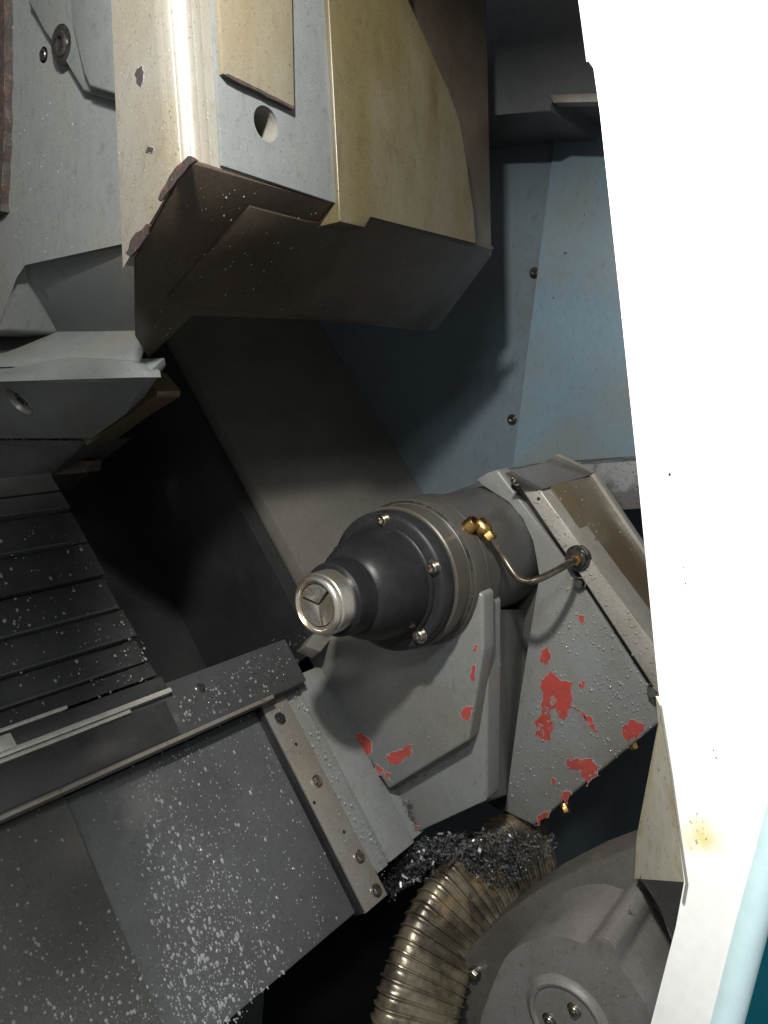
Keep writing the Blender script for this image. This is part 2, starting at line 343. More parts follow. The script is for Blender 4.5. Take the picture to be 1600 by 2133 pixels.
# ================================================================ way covers
NB = -.75
cv = thing('telescopic_way_cover', 'dark grey telescopic way cover plates splashed with milky droplets', 'way cover', (.40, .16, -.80))
obj('cover_plate', box(.30, .602, -.098, .155, -.79, -.755, .004), 'cover', cv, 'wet dark grey plate thick with milky drops')
obj('cover_plate', box(-.05, .3475, -.098, .30, -.785, -.7485, .003), 'cover_warm', cv, 'dull warm grey plate with few drops')
P2 = [(140, 1640), (390, 1535), (545, 1465), (740, 1880), (490, 2133), (372, 2133)]
def dens2(x, y):
    d = math.exp(-((x - (330 + (y - 1700) * .33)) / 125) ** 2)
    v = .15 + .85 * max(0, min(1, (y - 1600) / 420))
    e = .06 if x < 300 + (y - 1750) * .1 else 1
    return min(1, (d * v + .05) * e)
drops(cv, P2, dict(n=-.755), (0, 0, 1), 900, .0005, .0020, dens2, 'milk', .4, 3.4, run=1.2)
drops(cv, P2, dict(n=-.755), (0, 0, 1), 700, .0004, .0011, lambda x, y: .35 + .65 * dens2(x, y), 'milk', .45, 1.5)
drops(cv, [(0, 1700), (130, 1645), (355, 2133), (0, 2133)], dict(n=-.7485), (0, 0, 1), 420, .0004, .0018, lambda x, y: .12 + .88 * max(0, min(1, (y - 1850) / 250)), 'milk', .45, 4)

rl = thing('guide_rail', 'dark steel guide rail running under the quill beside the way cover', 'rail', (.40, -.12, -.80))
obj('rail_bar', box(-.05, .66, -.160, -.1005, -.80, -.722, .003), 'rail', rl)
obj('rail_lip', box(-.05, .60, -.1015, -.097, -.742, -.7195, .001), 'steel', rl)
cap_screw(rl, px(417, 1433, n=-.722), (0, 0, 1), .004, .002, 'dark_bolt', 'screw')
drops(rl, [(360, 1450), (640, 1320), (600, 1400), (545, 1450), (385, 1515)], dict(n=-.722), (0, 0, 1), 160, .0005, .002, None, 'clear', .5)

# stack of dark lamellae above the rail
lm = thing('lamella_way_cover', 'stack of long black lamella plates above the bright steel edge strip', 'way cover', (.25, -.25, -.80))
sl = [-.440, -.412, -.386, -.342, -.298, -.255, -.219, -.189, -.170]
for i, (s0, s1) in enumerate(zip(sl, sl[1:])):
    e = .474 - .0012 * (len(sl) - i) + random.uniform(-.002, .002)
    top = -.7225 + (.003 if i % 2 else 0)
    b_ = bmesh.new(); prism([(-.05, s0 + .0006, top - .0045), (-.05, s1 - .0006, top), (-.05, s1 - .0006, -.76), (-.05, s0 + .0006, -.76)], (e + .05, 0, 0), 0, b_)
    obj('lamella', soften(b_, .0012), 'lamella', lm)
    for k in range(2):
        if i in (1, 4, 7, 8, 9) :
            break
obj('edge_strip', box(-.05, .474, -.1672, -.1522, -.76, -.7165, .001), 'lamella', lm)
st = obj('slotted_strip', box(-.05, .476, -.1518, -.1466, -.76, -.7135, .0008), 'bright_edge', lm)
obj('slotted_strip', box(-.05, .425, -.1460, -.1422, -.76, -.7165, .0008), 'bright_edge', lm)
obj('slotted_strip', box(-.05, .365, -.1712, -.1676, -.76, -.7130, .0008), 'bright_edge', lm)
obj('strip_end', pxprism([(-60, 1555), (22, 1525), (38, 1556), (-60, 1600)], (0, 0, -.01), .001, n=-.7135), 'bright_edge', lm)
obj('edge_strip', box(-.05, .468, -.1418, -.1030, -.76, -.7205, .001), 'lamella', lm)
for i in (2, 3, 5, 6, 7):
    obj('lamella_edge', box(-.05, .47 - .012 * (10 - i) * .1 - random.uniform(0, .03) * (i < 8), sl[i] - .0022, sl[i] + .0002, -.74, -.7165, .0006), 'rail', lm)
LP = [(0, 1060), (140, 1060), (345, 1440), (0, 1585)]
drops(lm, LP, dict(n=-.7205), (0, 0, 1), 260, .0004, .0020, None, 'clear', .5, 3)
drops(lm, [(230, 1300), (275, 1290), (340, 1430), (250, 1450)], dict(n=-.7190), (0, 0, 1), 40, .0004, .0016, None, 'milk', .3, 2)

# ================================================================ tailstock
ts = thing('tailstock', 'grey tailstock with black quill flange, red chipped paint and steel nose', 'tailstock', (.80, .16, -.80))
QA, QS, QN = .654, -.1378, -.531
QC = (QA, QS, QN); AX = (1, 0, 0)
obj('quill_housing', lathe(QC, AX, [(.020, .0), (.020, .0805), (.0215, .082), (.046, .082), (.0475, .0835), (.049, .0835), (.0495, .086), (.0515, .0868), (.075, .0868), (.0755, .0862), (.0762, .0868), (.104, .0868), (.106, .085), (.106, .05)], 112), 'quill_body', ts)
obj('seam_ring', lathe(QC, AX, [(.0470, .080), (.0468, .0840), (.0474, .0852), (.0484, .0852), (.0490, .080)], 112), 'dark_bolt', ts)
obj('quill_neck', lathe(QC, AX, [(.100, .082), (.24, .082)], 64), 'tail_dark', ts)
obj('flange_cap', lathe(QC, AX, [(-.0005, .05), (-.001, .0725), (.0005, .0765), (.003, .0785), (.0185, .079), (.0195, .0785), (.0200, .076)], 112), 'black_cap', ts)
obj('rubber_boot', lathe(QC, AX, [(.0, .0665), (-.003, .0662), (-.0045, .0650), (-.0052, .0625), (-.0110, .0612), (-.0170, .0600), (-.024, .0585), (-.031, .0572), (-.038, .0556), (-.045, .0532), (-.052, .0500), (-.058, .0465), (-.0625, .0430), (-.0640, .0408), (-.078, .0398), (-.0875, .0385), (-.0895, .036), (-.088, .028)], 96), 'boot', ts)
nose = obj('quill_nose', lathe(QC, AX, [(-.08, .0325), (-.106, .0325), (-.1075, .0318), (-.1080, .0308), (-.1095, .0308), (-.1120, .0300), (-.1138, .0282), (-.1142, .0262), (-.1130, .0250), (-.1112, .0243), (-.1115, .0226), (-.1095, .0222), (-.1050, .0216), (-.1040, .0)], 80), 'chrome', ts)
# three-jaw plug in the bore
for k in range(3):
    t0 = math.radians(100 + 120 * k) + .07; t1 = math.radians(220 + 120 * k) - .07
    pts = [(QA - .1088, QS + .0012 * math.cos((t0 + t1) / 2), QN + .0012 * math.sin((t0 + t1) / 2))]
    pts += [(QA - .1112, QS + .0214 * math.cos(t0 + (t1 - t0) * i / 12), QN + .0214 * math.sin(t0 + (t1 - t0) * i / 12)) for i in range(13)]
    obj('centre_jaw', prism(pts, (.006, 0, 0), .0006), 'chrome', nose)
obj('bore_floor', lathe((QA - .1062, QS, QN), (-1, 0, 0), [(0, 0), (0, .0214), (-.001, .0214)], 40), 'hole', nose)
for deg in (143, 74, 5, -64, 212):
    t = math.radians(deg)
    c = (QA - .0008, QS + .0700 * math.cos(t), QN + .0700 * math.sin(t))
    bm_ = lathe(c, (-1, 0, 0), [(.0, .0092), (.0006, .0090), (.0006, .0064), (.0045, .0064), (.0056, .0054), (.0056, .0036)], 24)
    lathe(c, (-1, 0, 0), [(.0056, .0036), (.0020, .0033), (.0020, 0)], 6, bm_)
    obj('cap_screw', bm_, 'dark_bolt' if deg in (212, -64) else 'bolt', ts)

# web (recess face) and proud panel
web = [px(849, 1744, a=.735), px(1014, 1668, a=.735), px(1016, 1400, a=.735), px(1016, 1262, a=.735), (.735, QS - .02, QN + .05), (.735, QS - .05, QN), (.735, -.125, -.64), (.735, -.112, -.775)]
obj('casting_web', prism(web, (.032, 0, 0), .004), 'tail_grey', ts)
pr = [(697, 1469), (809, 1645), (976, 1544), (1007, 1356), (1006, 1240), (930, 1180), (720, 1290), (640, 1370)]
obj('web_panel', prism([px(x, y, a=.712) for x, y in pr], (.026, 0, 0), .004, seg=3), 'tail_grey', ts)
# base: wiper strip, ledges
obj('base_ledge', box(.634, .664, -.112, .136, -.80, -.7505, .0015), 'tail_grey', ts)
obj('base_ledge', box(.664, .714, -.115, .134, -.80, -.7450, .002), 'tail_grey', ts)
obj('base_block', box(.714, 1.0, -.118, .132, -.82, -.752, .003), 'tail_grey', ts)
ws = obj('wiper_strip', box(.597, .6365, -.104, .160, -.7515, -.7440, .0012), 'steel', ts, 'worn bare steel strip held by bolts')
obj('wiper_rubber', box(.592, .5975, -.104, .158, -.758, -.7465, .001), 'boot', ts)
for x, y in ((552, 1432), (583, 1497), (660, 1628), (748, 1785), (783, 1855)):
    hex_bolt(ws, px(x, y, n=-.7440), (0, 0, 1), .0052, .005, 'dark_bolt' if y < 1500 else 'bolt')
for x, y in ((617, 1550), (655, 1672), (717, 1733)):
    obj('hole', lathe(px(x, y, n=-.7438), (0, 0, 1), [(0, 0), (0, .0022), (-.002, .0022)], 14), 'hole', ws)
# small chamfered block under the nose
obj('way_wedge', pxprism([(636, 1345), (655, 1318), (690, 1330), (668, 1358)], (0, 0, -.02), .0015, n=-.705), 'steel', ts)

# rear plate
AP = .85
plate = [(985, 1003), (1012, 985), (1037, 977), (1180, 1170), (1357, 1440), (1371, 1508), (1112, 1722), (1046, 1690), (1056, 1660), (1064, 1600), (1084, 1450), (1108, 1300), (1124, 1200), (1126, 1165), (1118, 1125), (1096, 1076), (1065, 1039), (1030, 1017), (1002, 1008)]
rp = obj('rear_plate', prism([px(x, y, a=AP) for x, y in plate], (.03, 0, 0), .005, seg=3), 'tail_grey', ts)
obj('inner_casting', prism([px(x, y, a=.905) for x, y in ((900, 1040), (1010, 1000), (1090, 1050), (1170, 1200), (1150, 1640), (1040, 1690), (900, 1600))], (.03, 0, 0), .003), 'tail_dark', ts)  # dark colour stands in for the shade in the cavity
obj('column_side', prism([px(1024, 1270, a=.766), px(1028, 1400, a=.766), px(1022, 1664, a=.766), px(1074, 1650, a=.902), px(1092, 1400, a=.902), px(1098, 1270, a=.902)], (0, 0, -.02), 0), 'tail_grey', ts)
rim = [(1062, 984), (1128, 1024), (1250, 1192), (1372, 1356), (1382, 1452), (1366, 1440), (1215, 1205), (1086, 1016)]
rm = obj('steel_rim', prism([px(x, y, a=.838) for x, y in rim], (.05, 0, 0), .0015), 'rim_steel', ts)
gr = [(1040, 982), (1066, 990), (1220, 1206), (1372, 1436), (1360, 1440), (1180, 1172)]
obj('gasket_groove', prism([px(x, y, a=.858) for x, y in gr], (.02, 0, 0), 0), 'cast_dark', ts)
cap_screw(rm, px(1076, 998, a=.846), (-1, 0, 0), .0055, .008, 'bolt')
hex_bolt(rm, px(1210, 1214, a=.846), (-1, 0, 0), .0050, .008)
hex_bolt(rm, px(1364, 1438, a=.843), (-1, 0, 0), .0065, .008)
obj('hole', lathe(px(1122, 1039, a=.8378), (-1, 0, 0), [(0.0002, 0), (.0002, .0022), (-.002, .0022)], 14), 'hole', rm)
for x, y in ((1316, 1546), (1176, 1679)):
    hex_bolt(ts, px(x, y, a=AP + .012), (-.4, 1, 0), .005, .009, 'brass', 'clamp_bolt')
# column behind web up to plate
NR = -.395
obj('rear_cover', box(.862, 0.990, -.152, .34, NR - .06, NR - .003, .002), 'brown', ts, 'brown oil stained cover behind the steel rim')
obj('cover_top', prism([(.80, -.183, NR - .006), (.93, -.186, NR - .006), (.990, -.153, NR - .003), (.84, -.150, NR - .003)], (0, 0, -.008), .001), 'brown_top', ts)
obj('rear_rim', box(.986, 1.000, -.153, .20, NR - .05, NR + .0015, .0015), 'rim_steel', ts)
obj('rear_rim', prism([(.916, -.190, NR + .001), (.930, -.1905, NR + .001), (.999, -.1545, NR + .001), (.986, -.1535, NR + .001)], (0, 0, -.02), .001), 'rim_steel', ts)
obj('embossed_plate', pxprism([(1238, 1122), (1283, 1105), (1420, 1290), (1420, 1390), (1256, 1152)], (0, 0, -.004), .0006, n=NR - .0018), 'brown', ts)
obj('embossed_edge', pxprism([(1254, 1150), (1258, 1149), (1350, 1273), (1346, 1275)], (0, 0, -.003), .0003, n=NR - .0008), 'rim_steel', ts)
obj('rear_body', box(.89, 0.985, -.15, .12, -.75, NR - .07, .003), 'tail_dark', ts)

# paint chips
PL = dict(a=AP); OUT = (-1, 0, 0)
for pts in ([(1150, 1397), (1165, 1412), (1188, 1420), (1192, 1465), (1215, 1480), (1190, 1475), (1178, 1500), (1165, 1495), (1160, 1470), (1146, 1478), (1150, 1515), (1140, 1543), (1118, 1530), (1116, 1510), (1132, 1475), (1130, 1420)],
            [(1125, 1352), (1140, 1345), (1150, 1365), (1142, 1380), (1130, 1378)], [(1212, 1478), (1230, 1490), (1238, 1512), (1246, 1525), (1234, 1520), (1218, 1495)],
            [(1300, 1508), (1322, 1500), (1342, 1512), (1330, 1535), (1308, 1545), (1296, 1525)], [(1180, 1580), (1205, 1582), (1238, 1585), (1252, 1600), (1240, 1618), (1222, 1635), (1212, 1610), (1186, 1600)],
            [(1205, 1280), (1217, 1284), (1216, 1298), (1206, 1295)], [(1168, 1660), (1188, 1645), (1194, 1652), (1180, 1672)], [(1120, 1700), (1146, 1686), (1138, 1704), (1116, 1718)], [(1148, 1625), (1157, 1624), (1157, 1633), (1149, 1634)],
            [(1206, 1420), (1222, 1415), (1218, 1432), (1206, 1434)]):
    paint_chip(ts, pts, PL, OUT)
WP = dict(a=.712)
for pts in ([(735, 1530), (755, 1527), (774, 1545), (772, 1570), (758, 1575), (742, 1555)], [(806, 1570), (840, 1560), (856, 1550), (856, 1568), (842, 1580), (826, 1592), (808, 1588)], [(783, 1592), (797, 1600), (794, 1614), (784, 1612)], [(805, 1610), (814, 1612), (810, 1626), (802, 1622)],
            [(965, 1475), (985, 1470), (982, 1495), (968, 1503), (962, 1490)], [(985, 1385), (991, 1383), (988, 1415), (981, 1418)], [(988, 1342), (994, 1345), (992, 1356), (986, 1354)], [(722, 1508), (732, 1512), (738, 1528), (728, 1526)]):
    paint_chip(ts, pts, WP, OUT, 3)
paint_chip(ts, [(852, 1722), (872, 1718), (868, 1732), (856, 1736)], dict(a=.7335), OUT, 2)
def clump(x, y):
    return .25 + .75 * max(0, noise.noise((x * .02, y * .02, 3)) * 2)
drops(ts, plate[3:8], dict(a=AP), (-1, 0, 0), 650, .0005, .0021, lambda x, y: min(1, clump(x, y) * (.25 + .75 * max(0, min(1, (x - 1120) / 150)))), 'clear', .7, 2.2)
drops(ts, rim, dict(a=.838), (-1, 0, 0), 130, .0005, .0020, clump, 'clear', .7, 2)
drops(ts, [(697, 1469), (809, 1640), (976, 1540), (1000, 1356), (900, 1400)], dict(a=.712), (-1, 0, 0), 60, .0004, .0012, None, 'clear', .6)
drops(ts, [(590, 1440), (612, 1420), (810, 1780), (800, 1850)], dict(n=-.7450), (0, 0, 1), 130, .0005, .0018, None, 'clear', .7)
drops(ts, [(560, 1440), (580, 1440), (790, 1850), (760, 1880)], dict(n=-.7438), (0, 0, 1), 70, .0004, .0014, None, 'clear', .7)
drops(ts, [(1150, 1030), (1240, 1000), (1370, 1160), (1370, 1360)], dict(n=NR - .003), (0, 0, 1), 90, .0005, .0017, None, 'clear', .6)

# oil pipe with brass fittings
def on_quill(x, y, r):
    best = None; r_ = ray(x, y); t = .6
    while t < 1.4:
        p = r_ * t
        if math.hypot(p[1] - QS, p[2] - QN) <= r and p[0] > .55: return p
        t += .0005
    return r_ * .95
f0 = on_quill(990, 1085, .100)
rad = lambda p: Vector((0, p[1] - QS, p[2] - QN)).normalized()
ft = obj('banjo_fitting', lathe(f0 - rad(f0) * .014, rad(f0), [(0, .0085), (.006, .0085), (.007, .008), (.013, .008), (.014, .0074), (.0145, .0058), (.006, .0056), (.006, 0)], 28), 'brass', ts)
pp = [on_quill(1003, 1096, .096), on_quill(1022, 1120, .100), px(1048, 1160, a=.738), px(1070, 1194, a=.738), px(1084, 1207, a=.740), px(1104, 1211, a=.745), px(1130, 1203, a=.755), px(1160, 1188, a=.775), px(1186, 1173, a=.800), px(1203, 1163, a=.838)]
tb = obj('oil_pipe', tube(smooth_path(pp, 8), .0040, 14), 'pipe', ts)
d0 = (Vector(pp[1]) - Vector(pp[0])).normalized()
obj('pipe_elbow', lathe(pp[0] - d0 * .006, d0, [(0, 0), (0, .0085), (.002, .0095), (.014, .0095), (.016, .008), (.018, .006)], 24), 'brass', ft)
obj('union_nut', lathe(pp[1] - d0 * .006, d0, [(0, .003), (0, .0065), (.001, .0075), (.008, .0075), (.0095, .0062), (.0095, .003)], 6), 'brass', tb)
d1 = (Vector(pp[-1]) - Vector(pp[-2])).normalized()
obj('union_nut', lathe(pp[-1] - d1 * .016, d1, [(0, .003), (0, .006), (.001, .0072), (.007, .0072), (.008, .0085), (.012, .0085)], 6), 'brass', tb)
obj('locknut', lathe(px(1205, 1162, a=.838), (-1, 0, 0), [(-.002, .0155), (.003, .0155), (.004, .0145), (.004, .012), (.0085, .0115), (.0095, .0105), (.0095, .004)], 30), 'dark_bolt', tb)

# ================================================================ turret carriage
AT = .38
k_ = AT / .35
TS, TN = -.383 * k_, -.2535 * k_
wv = Vector((0, -.815, .579))                              # up along the leaning side face
tr = thing('turret', 'large light grey turret head with chamfered dark oily underside', 'turret', (.6, TS, -.40))
C0 = Vector((AT, TS, TN)); top = C0 + wv * .62
nl = px(235, 510, a=AT); nlt = px(222, -120, a=AT)
rear_n = -.424
head_poly = [tuple(C0), tuple(top), (AT, top[1] - .2, top[2] - .2), tuple(Vector(nlt)), tuple(Vector(nl))]
hd = bmesh.new()
prism([tuple(C0), tuple(C0 + wv * .62), tuple(Vector(nlt) + (Vector(nlt) - Vector(nl)) * .35), (AT, TS + .0, nl[2])], (.285, 0, 0), 0, hd)
ed = [e for e in hd.edges if all(abs(v.co.x - AT) < 1e-4 for v in e.verts) and any((v.co - W(C0)).length < 1e-4 for v in e.verts) and any((v.co - W(C0 + wv * .62)).length < 1e-4 for v in e.verts)]
bmesh.ops.bevel(hd, geom=ed, offset=.024, segments=5, profile=.5, affect='EDGES')
bmesh.ops.bevel(hd, geom=[e for e in hd.edges if e.calc_length() > .02], offset=.006, segments=4, affect='EDGES', clamp_overlap=True)
head = obj('turret_head', hd, 'rib_paint', tr)
hp = px(555, 258, s=TS)   # hole on the side face: intersect with side plane
sn = Vector((0, wv[2], -wv[1])) if True else None           # outward normal of the side plane
if sn[1] + sn[2] < 0: sn = -sn
def side(x, y, lift=0):
    r = ray(x, y); t = (C0 + sn * lift).dot(sn) / r.dot(sn); return r * t
sp = obj('side_plate', prism([side(x, y, .003) for x, y in ((462, 345), (702, 424), (668, -150), (432, -150))], -sn * .004, .0015), 'turret', tr)
hc = side(555, 258, .003)
cut(sp, lathe(Vector(hc) + sn * .01, -sn, [(0, 0), (0, .0135), (.03, .0135), (.03, 0)], 40))
cut(head, lathe(Vector(hc) + sn * .01, -sn, [(0, 0), (0, .0130), (.05, .0130), (.05, 0)], 40))
obj('tool_plate', prism([side(x, y, .008) for x, y in ((465, 153), (614, 226), (606, -150), (448, -150))], -sn * .007, .0012), 'yellow_plate', tr)
obj('rusty_edge', prism([side(x, y, .0083) for x, y in ragged([(470, 157), (612, 228), (614, 222), (474, 153)], 1.0, 8)], -sn * .004, 0), 'rust', tr)
cvp = [(706, 398), (708, 462), (762, 474), (770, 446), (993, 511), (986, 440), (972, 340), (960, 255), (935, 190), (905, 125), (850, 0), (790, -150), (676, -150)]
obj('side_cover', prism([side(x, y, .007) for x, y in cvp], -sn * .040, .002), 'olive', tr)
C1 = C0 - sn * .033 + Vector((.255, 0, 0))
b1 = Vector(px(1032, 517, s=TS)); 
obj('rear_body', prism([tuple(C1), tuple(C1 + wv * .62), tuple(C1 + wv * .62 - sn * .10), (C1[0], TS, rear_n)], (.246, 0, 0), .003), 'underside', tr)  # shade beside the side cover is put into this dark colour
# end-face block left of the rib, recessed
obj('end_block', prism([px(x, y, a=AT + .065) for x, y in ((16, -150), (262, -150), (268, 520), (50, 540), (30, 570), (0, 690), (-40, 700), (-40, 500), (10, 400))], (.10, 0, 0), .006, seg=3), 'turret', tr)
obj('chipped_edge', prism([px(x, y, a=AT + .056) for x, y in ragged([(-60, -150), (4, -150), (9, 80), (8, 300), (1, 440), (-60, 480)], 2, 8)], (.03, 0, 0), .001), 'rust', tr)
# scalloped pocket with two screws
obj('pocket_rim', prism([px(x, y, a=AT + .057) for x, y in ((52, -150), (58, 10), (92, 60), (140, 130), (170, 190), (250, 212), (250, -150))], (.010, 0, 0), .004, seg=3), 'turret', tr)
obj('pocket_flat', prism([px(x, y, a=AT + .050) for x, y in ((130, -150), (150, 40), (172, 150), (185, 180), (248, 200), (248, -150))], (.008, 0, 0), .003, seg=3), 'turret', tr)
cap_screw(tr, px(128, 92, a=AT + .0575), (-1, 0, 0), .0115, .003, 'dark_bolt')
cap_screw(tr, px(93, 115, a=AT + .066), (-1, 0, 0), .0055, .003, 'dark_bolt')
# rusty chipped lip along the lower edge of the rib
for pts in (((392, 324), (410, 333), (396, 341), (345, 406), (333, 420), (328, 414), (362, 352)), ((302, 470), (310, 466), (308, 486), (290, 514), (272, 532), (262, 526), (272, 500), (286, 482))):
    obj('chipped_lip', prism([px(x, y, a=AT - .0008) for x, y in ragged(pts, 2, 4)], (.002, 0, 0), 0), 'rust', tr)
# underside
und = lambda x, y: px(x, y, s=TS + .003)
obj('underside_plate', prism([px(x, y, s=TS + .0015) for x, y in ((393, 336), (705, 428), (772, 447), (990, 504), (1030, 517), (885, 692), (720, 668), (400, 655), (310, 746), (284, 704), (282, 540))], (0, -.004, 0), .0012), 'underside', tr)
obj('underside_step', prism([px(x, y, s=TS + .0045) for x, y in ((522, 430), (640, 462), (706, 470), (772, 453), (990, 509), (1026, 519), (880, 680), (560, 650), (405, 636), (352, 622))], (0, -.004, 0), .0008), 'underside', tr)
# lower bevel and tool block at the left
lb = bmesh.new()
q0 = [px(x, y, a=AT + .067) for x, y in ((-40, 700), (0, 685), (42, 548), (60, 536), (262, 516), (300, 540))]
q1 = [px(x, y, a=AT + .135) for x, y in ((-60, 705), (0, 700), (60, 697), (140, 693), (220, 694), (300, 702))]
v0 = [lb.verts.new(W(p)) for p in q0]; v1 = [lb.verts.new(W(p)) for p in q1]; v2 = [lb.verts.new(W(p) + D((.02, -.03, 0))) for p in q1]; v3 = [lb.verts.new(W(p) + D((.1, -.03, 0))) for p in q0]
for A_, B_ in ((v0, v1), (v1, v2), (v2, v3), (v3, v0)):
    for i in range(5): lb.faces.new((A_[i], A_[i + 1], B_[i + 1], B_[i]))
lb.faces.new((v0[0], v1[0], v2[0], v3[0])); lb.faces.new((v0[5], v1[5], v2[5], v3[5]))
soften(lb, .002)
obj('lower_bevel', lb, 'turret', tr)
obj('turret_core', prism([px(x, y, a=.56) for x, y in ((-80, 600), (250, 600), (255, 745), (-80, 790))], (.03, 0, 0), .004), 'tail_dark', tr)
tbk = thing('tool_block', 'grey tool block with socket screw clamped below the turret', 'tool block', px(100, 900, a=.46))
obj('block_shelf', prism([px(-60, 700, a=.515), px(286, 700, a=.515), px(292, 762, a=.450), px(-60, 768, a=.450)], (.015, -.02, 0), .004, seg=3), 'turret', tbk)
obj('block_top', prism([px(x, y, a=.446 - (y - 744) * .0004) for x, y in ((-60, 795), (0, 776), (45, 760), (100, 748), (150, 744), (278, 752), (300, 772), (302, 786), (-60, 797))], (.018, 0, 0), .003, seg=3), 'turret', tbk)
v_ = [Vector(px(x, y, a=.436 + (y - 790) * .00045)) for x, y in ((0, 800), (200, 800), (0, 900))]
fn = (v_[1] - v_[0]).cross(v_[2] - v_[0]).normalized()
if fn.dot(ray(42, 834)) > 0: fn = -fn
def onface(x, y, lift=0): return ray(x, y) * ((v_[0] + fn * lift).dot(fn) / ray(x, y).dot(fn))
bf = obj('block_face', prism([onface(x, y) for x, y in ((-60, 790), (300, 784), (304, 800), (262, 862), (192, 914), (-60, 914))], -fn * .03, .0015), 'turret', tbk)
hc2 = onface(40, 836)
cut(bf, lathe(hc2 + fn * .01, -fn, [(0, 0), (0, .0200), (.032, .0200), (.032, 0)], 40))
obj('socket_ring', lathe(hc2 - fn * .012, fn, [(0, 0), (0, .0198), (.0125, .0198), (.0130, .0188), (.005, .0165), (.004, .006)], 36), 'rim_steel', tbk)
cap_screw(tbk, hc2 - fn * .009, fn, .0095, .007, 'dark_bolt')
obj('block_side', prism([px(x, y, a=.49) for x, y in ((296, 775), (328, 815), (326, 828), (262, 868), (180, 930), (170, 900))], (.03, 0, 0), .002), 'brown', tbk)
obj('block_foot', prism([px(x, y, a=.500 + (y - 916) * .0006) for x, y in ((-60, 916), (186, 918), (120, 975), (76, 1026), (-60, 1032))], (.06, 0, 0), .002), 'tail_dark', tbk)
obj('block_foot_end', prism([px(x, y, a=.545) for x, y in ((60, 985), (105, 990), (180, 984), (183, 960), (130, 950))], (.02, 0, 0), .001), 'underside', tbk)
drops(tbk, [(0, 912), (190, 912), (190, 918), (0, 918)], dict(a=.490), (-1, 0, 0), 40, .0004, .0010, None, 'clear', .8)
drops(tr, [(20, 0), (160, 200), (160, 520), (30, 560)], dict(a=AT + .065), (-1, 0, 0), 110, .0003, .0012, None, 'milk', .35, 3)
drops(tr, [(240, 200), (360, 200), (380, 320), (240, 500)], dict(a=AT), (-1, 0, 0), 60, .0002, .0008, None, 'milk', .35, 3)
drops(tr, [(400, 350), (1000, 525), (880, 680), (400, 650), (300, 740)], dict(s=TS + .0045), (0, 1, 0), 140, .0003, .0009, None, 'clear', .8, 3)

bb = thing('cover_shade_bar', 'dark bar added out of view to shade the way covers', 'added shade bar', FU(.0, -.33, .2))  # unseen bar added to throw shade on lamellae and way cover
obj('shade_bar', prism([FU(.140, -.282, .137), FU(.190, -.380, .258), FU(-.05, -.380, .258), FU(-.05, -.282, .137)], FU(0, .004, .01), .001), 'dark_bolt', bb)

# ================================================================ white door frame
AD = .52
df = thing('door_frame', 'bright white enamelled door frame sheet beside the tailstock', 'door frame', px(1400, 2133, a=AD))
fr_px = [(1190, -160), (1205, 0), (1220, 128), (1241, 138), (1250, 235), (1290, 610), (1326, 960), (1372, 1440), (1398, 1610), (1430, 1838), (1408, 1930), (1356, 2133), (1335, 2220), (1498, 2220), (1510, 2133), (1560, 1930), (1600, 1780), (1700, 1400), (1900, -160)]
obj('frame_sheet', prism([px(x, y, a=AD) for x, y in fr_px], (.012, 0, 0), .0015), 'white', df)
stain(M['white'], W(px(1460, 1742, a=AD)) - df.location, .014, (.62, .54, .12))
ret = bmesh.new()
f_ = [px(1366, 1450, a=AD + .02), px(1388, 1500, a=AD + .01), px(1424, 1760, a=AD + .01), px(1432, 1838, a=AD + .01), px(1322, 1830, a=AD + .16), px(1326, 1745, a=AD + .16), px(1371, 1508, a=AD + .16)]
vs = [ret.verts.new(W(p)) for p in f_]; vb = [ret.verts.new(W(p) + D((.004, .003, .003))) for p in f_]
ret.faces.new(vs); ret.faces.new(vb[::-1])
for i in range(7): ret.faces.new((vs[i], vs[(i + 1) % 7], vb[(i + 1) % 7], vb[i]))
obj('folded_return', ret, 'cream', df, 'yellowed folded return with dirt specks')
obj('rolled_edge', tube([px(x, y, a=AD + .006) for x, y in ((1492, 2240), (1512, 2133), (1564, 1930), (1606, 1780), (1706, 1400))], .011, 16), 'cyan_edge', df)
obj('edge_lip', tube([px(x, y, a=AD - .001) for x, y in ((1376, 1470), (1398, 1610), (1412, 1710), (1431, 1840), (1424, 1880))], .0010, 8), 'rim_steel', df)
for x, y, r in ((1395, 988, .0022), (1424, 1182, .0008), (1428, 1215, .001), (1492, 1578, .001), (1486, 1562, .0008)):
    obj('scratch', lathe(px(x, y, a=AD - .0002), (-1, 0, 0), [(-.001, r * .55), (.0004, r * .4), (.0006, 0)], 7), 'hole', df)
tp = thing('teal_panel', 'teal painted outer machine panel past the white door frame', 'panel', px(1600, 2133, a=.62))
obj('panel', pxprism([(1500, 2300), (1590, 1890), (1640, 1700), (1900, 1700), (1900, 2300)], (.01, 0, 0), .002, a=.62), 'teal', tp)

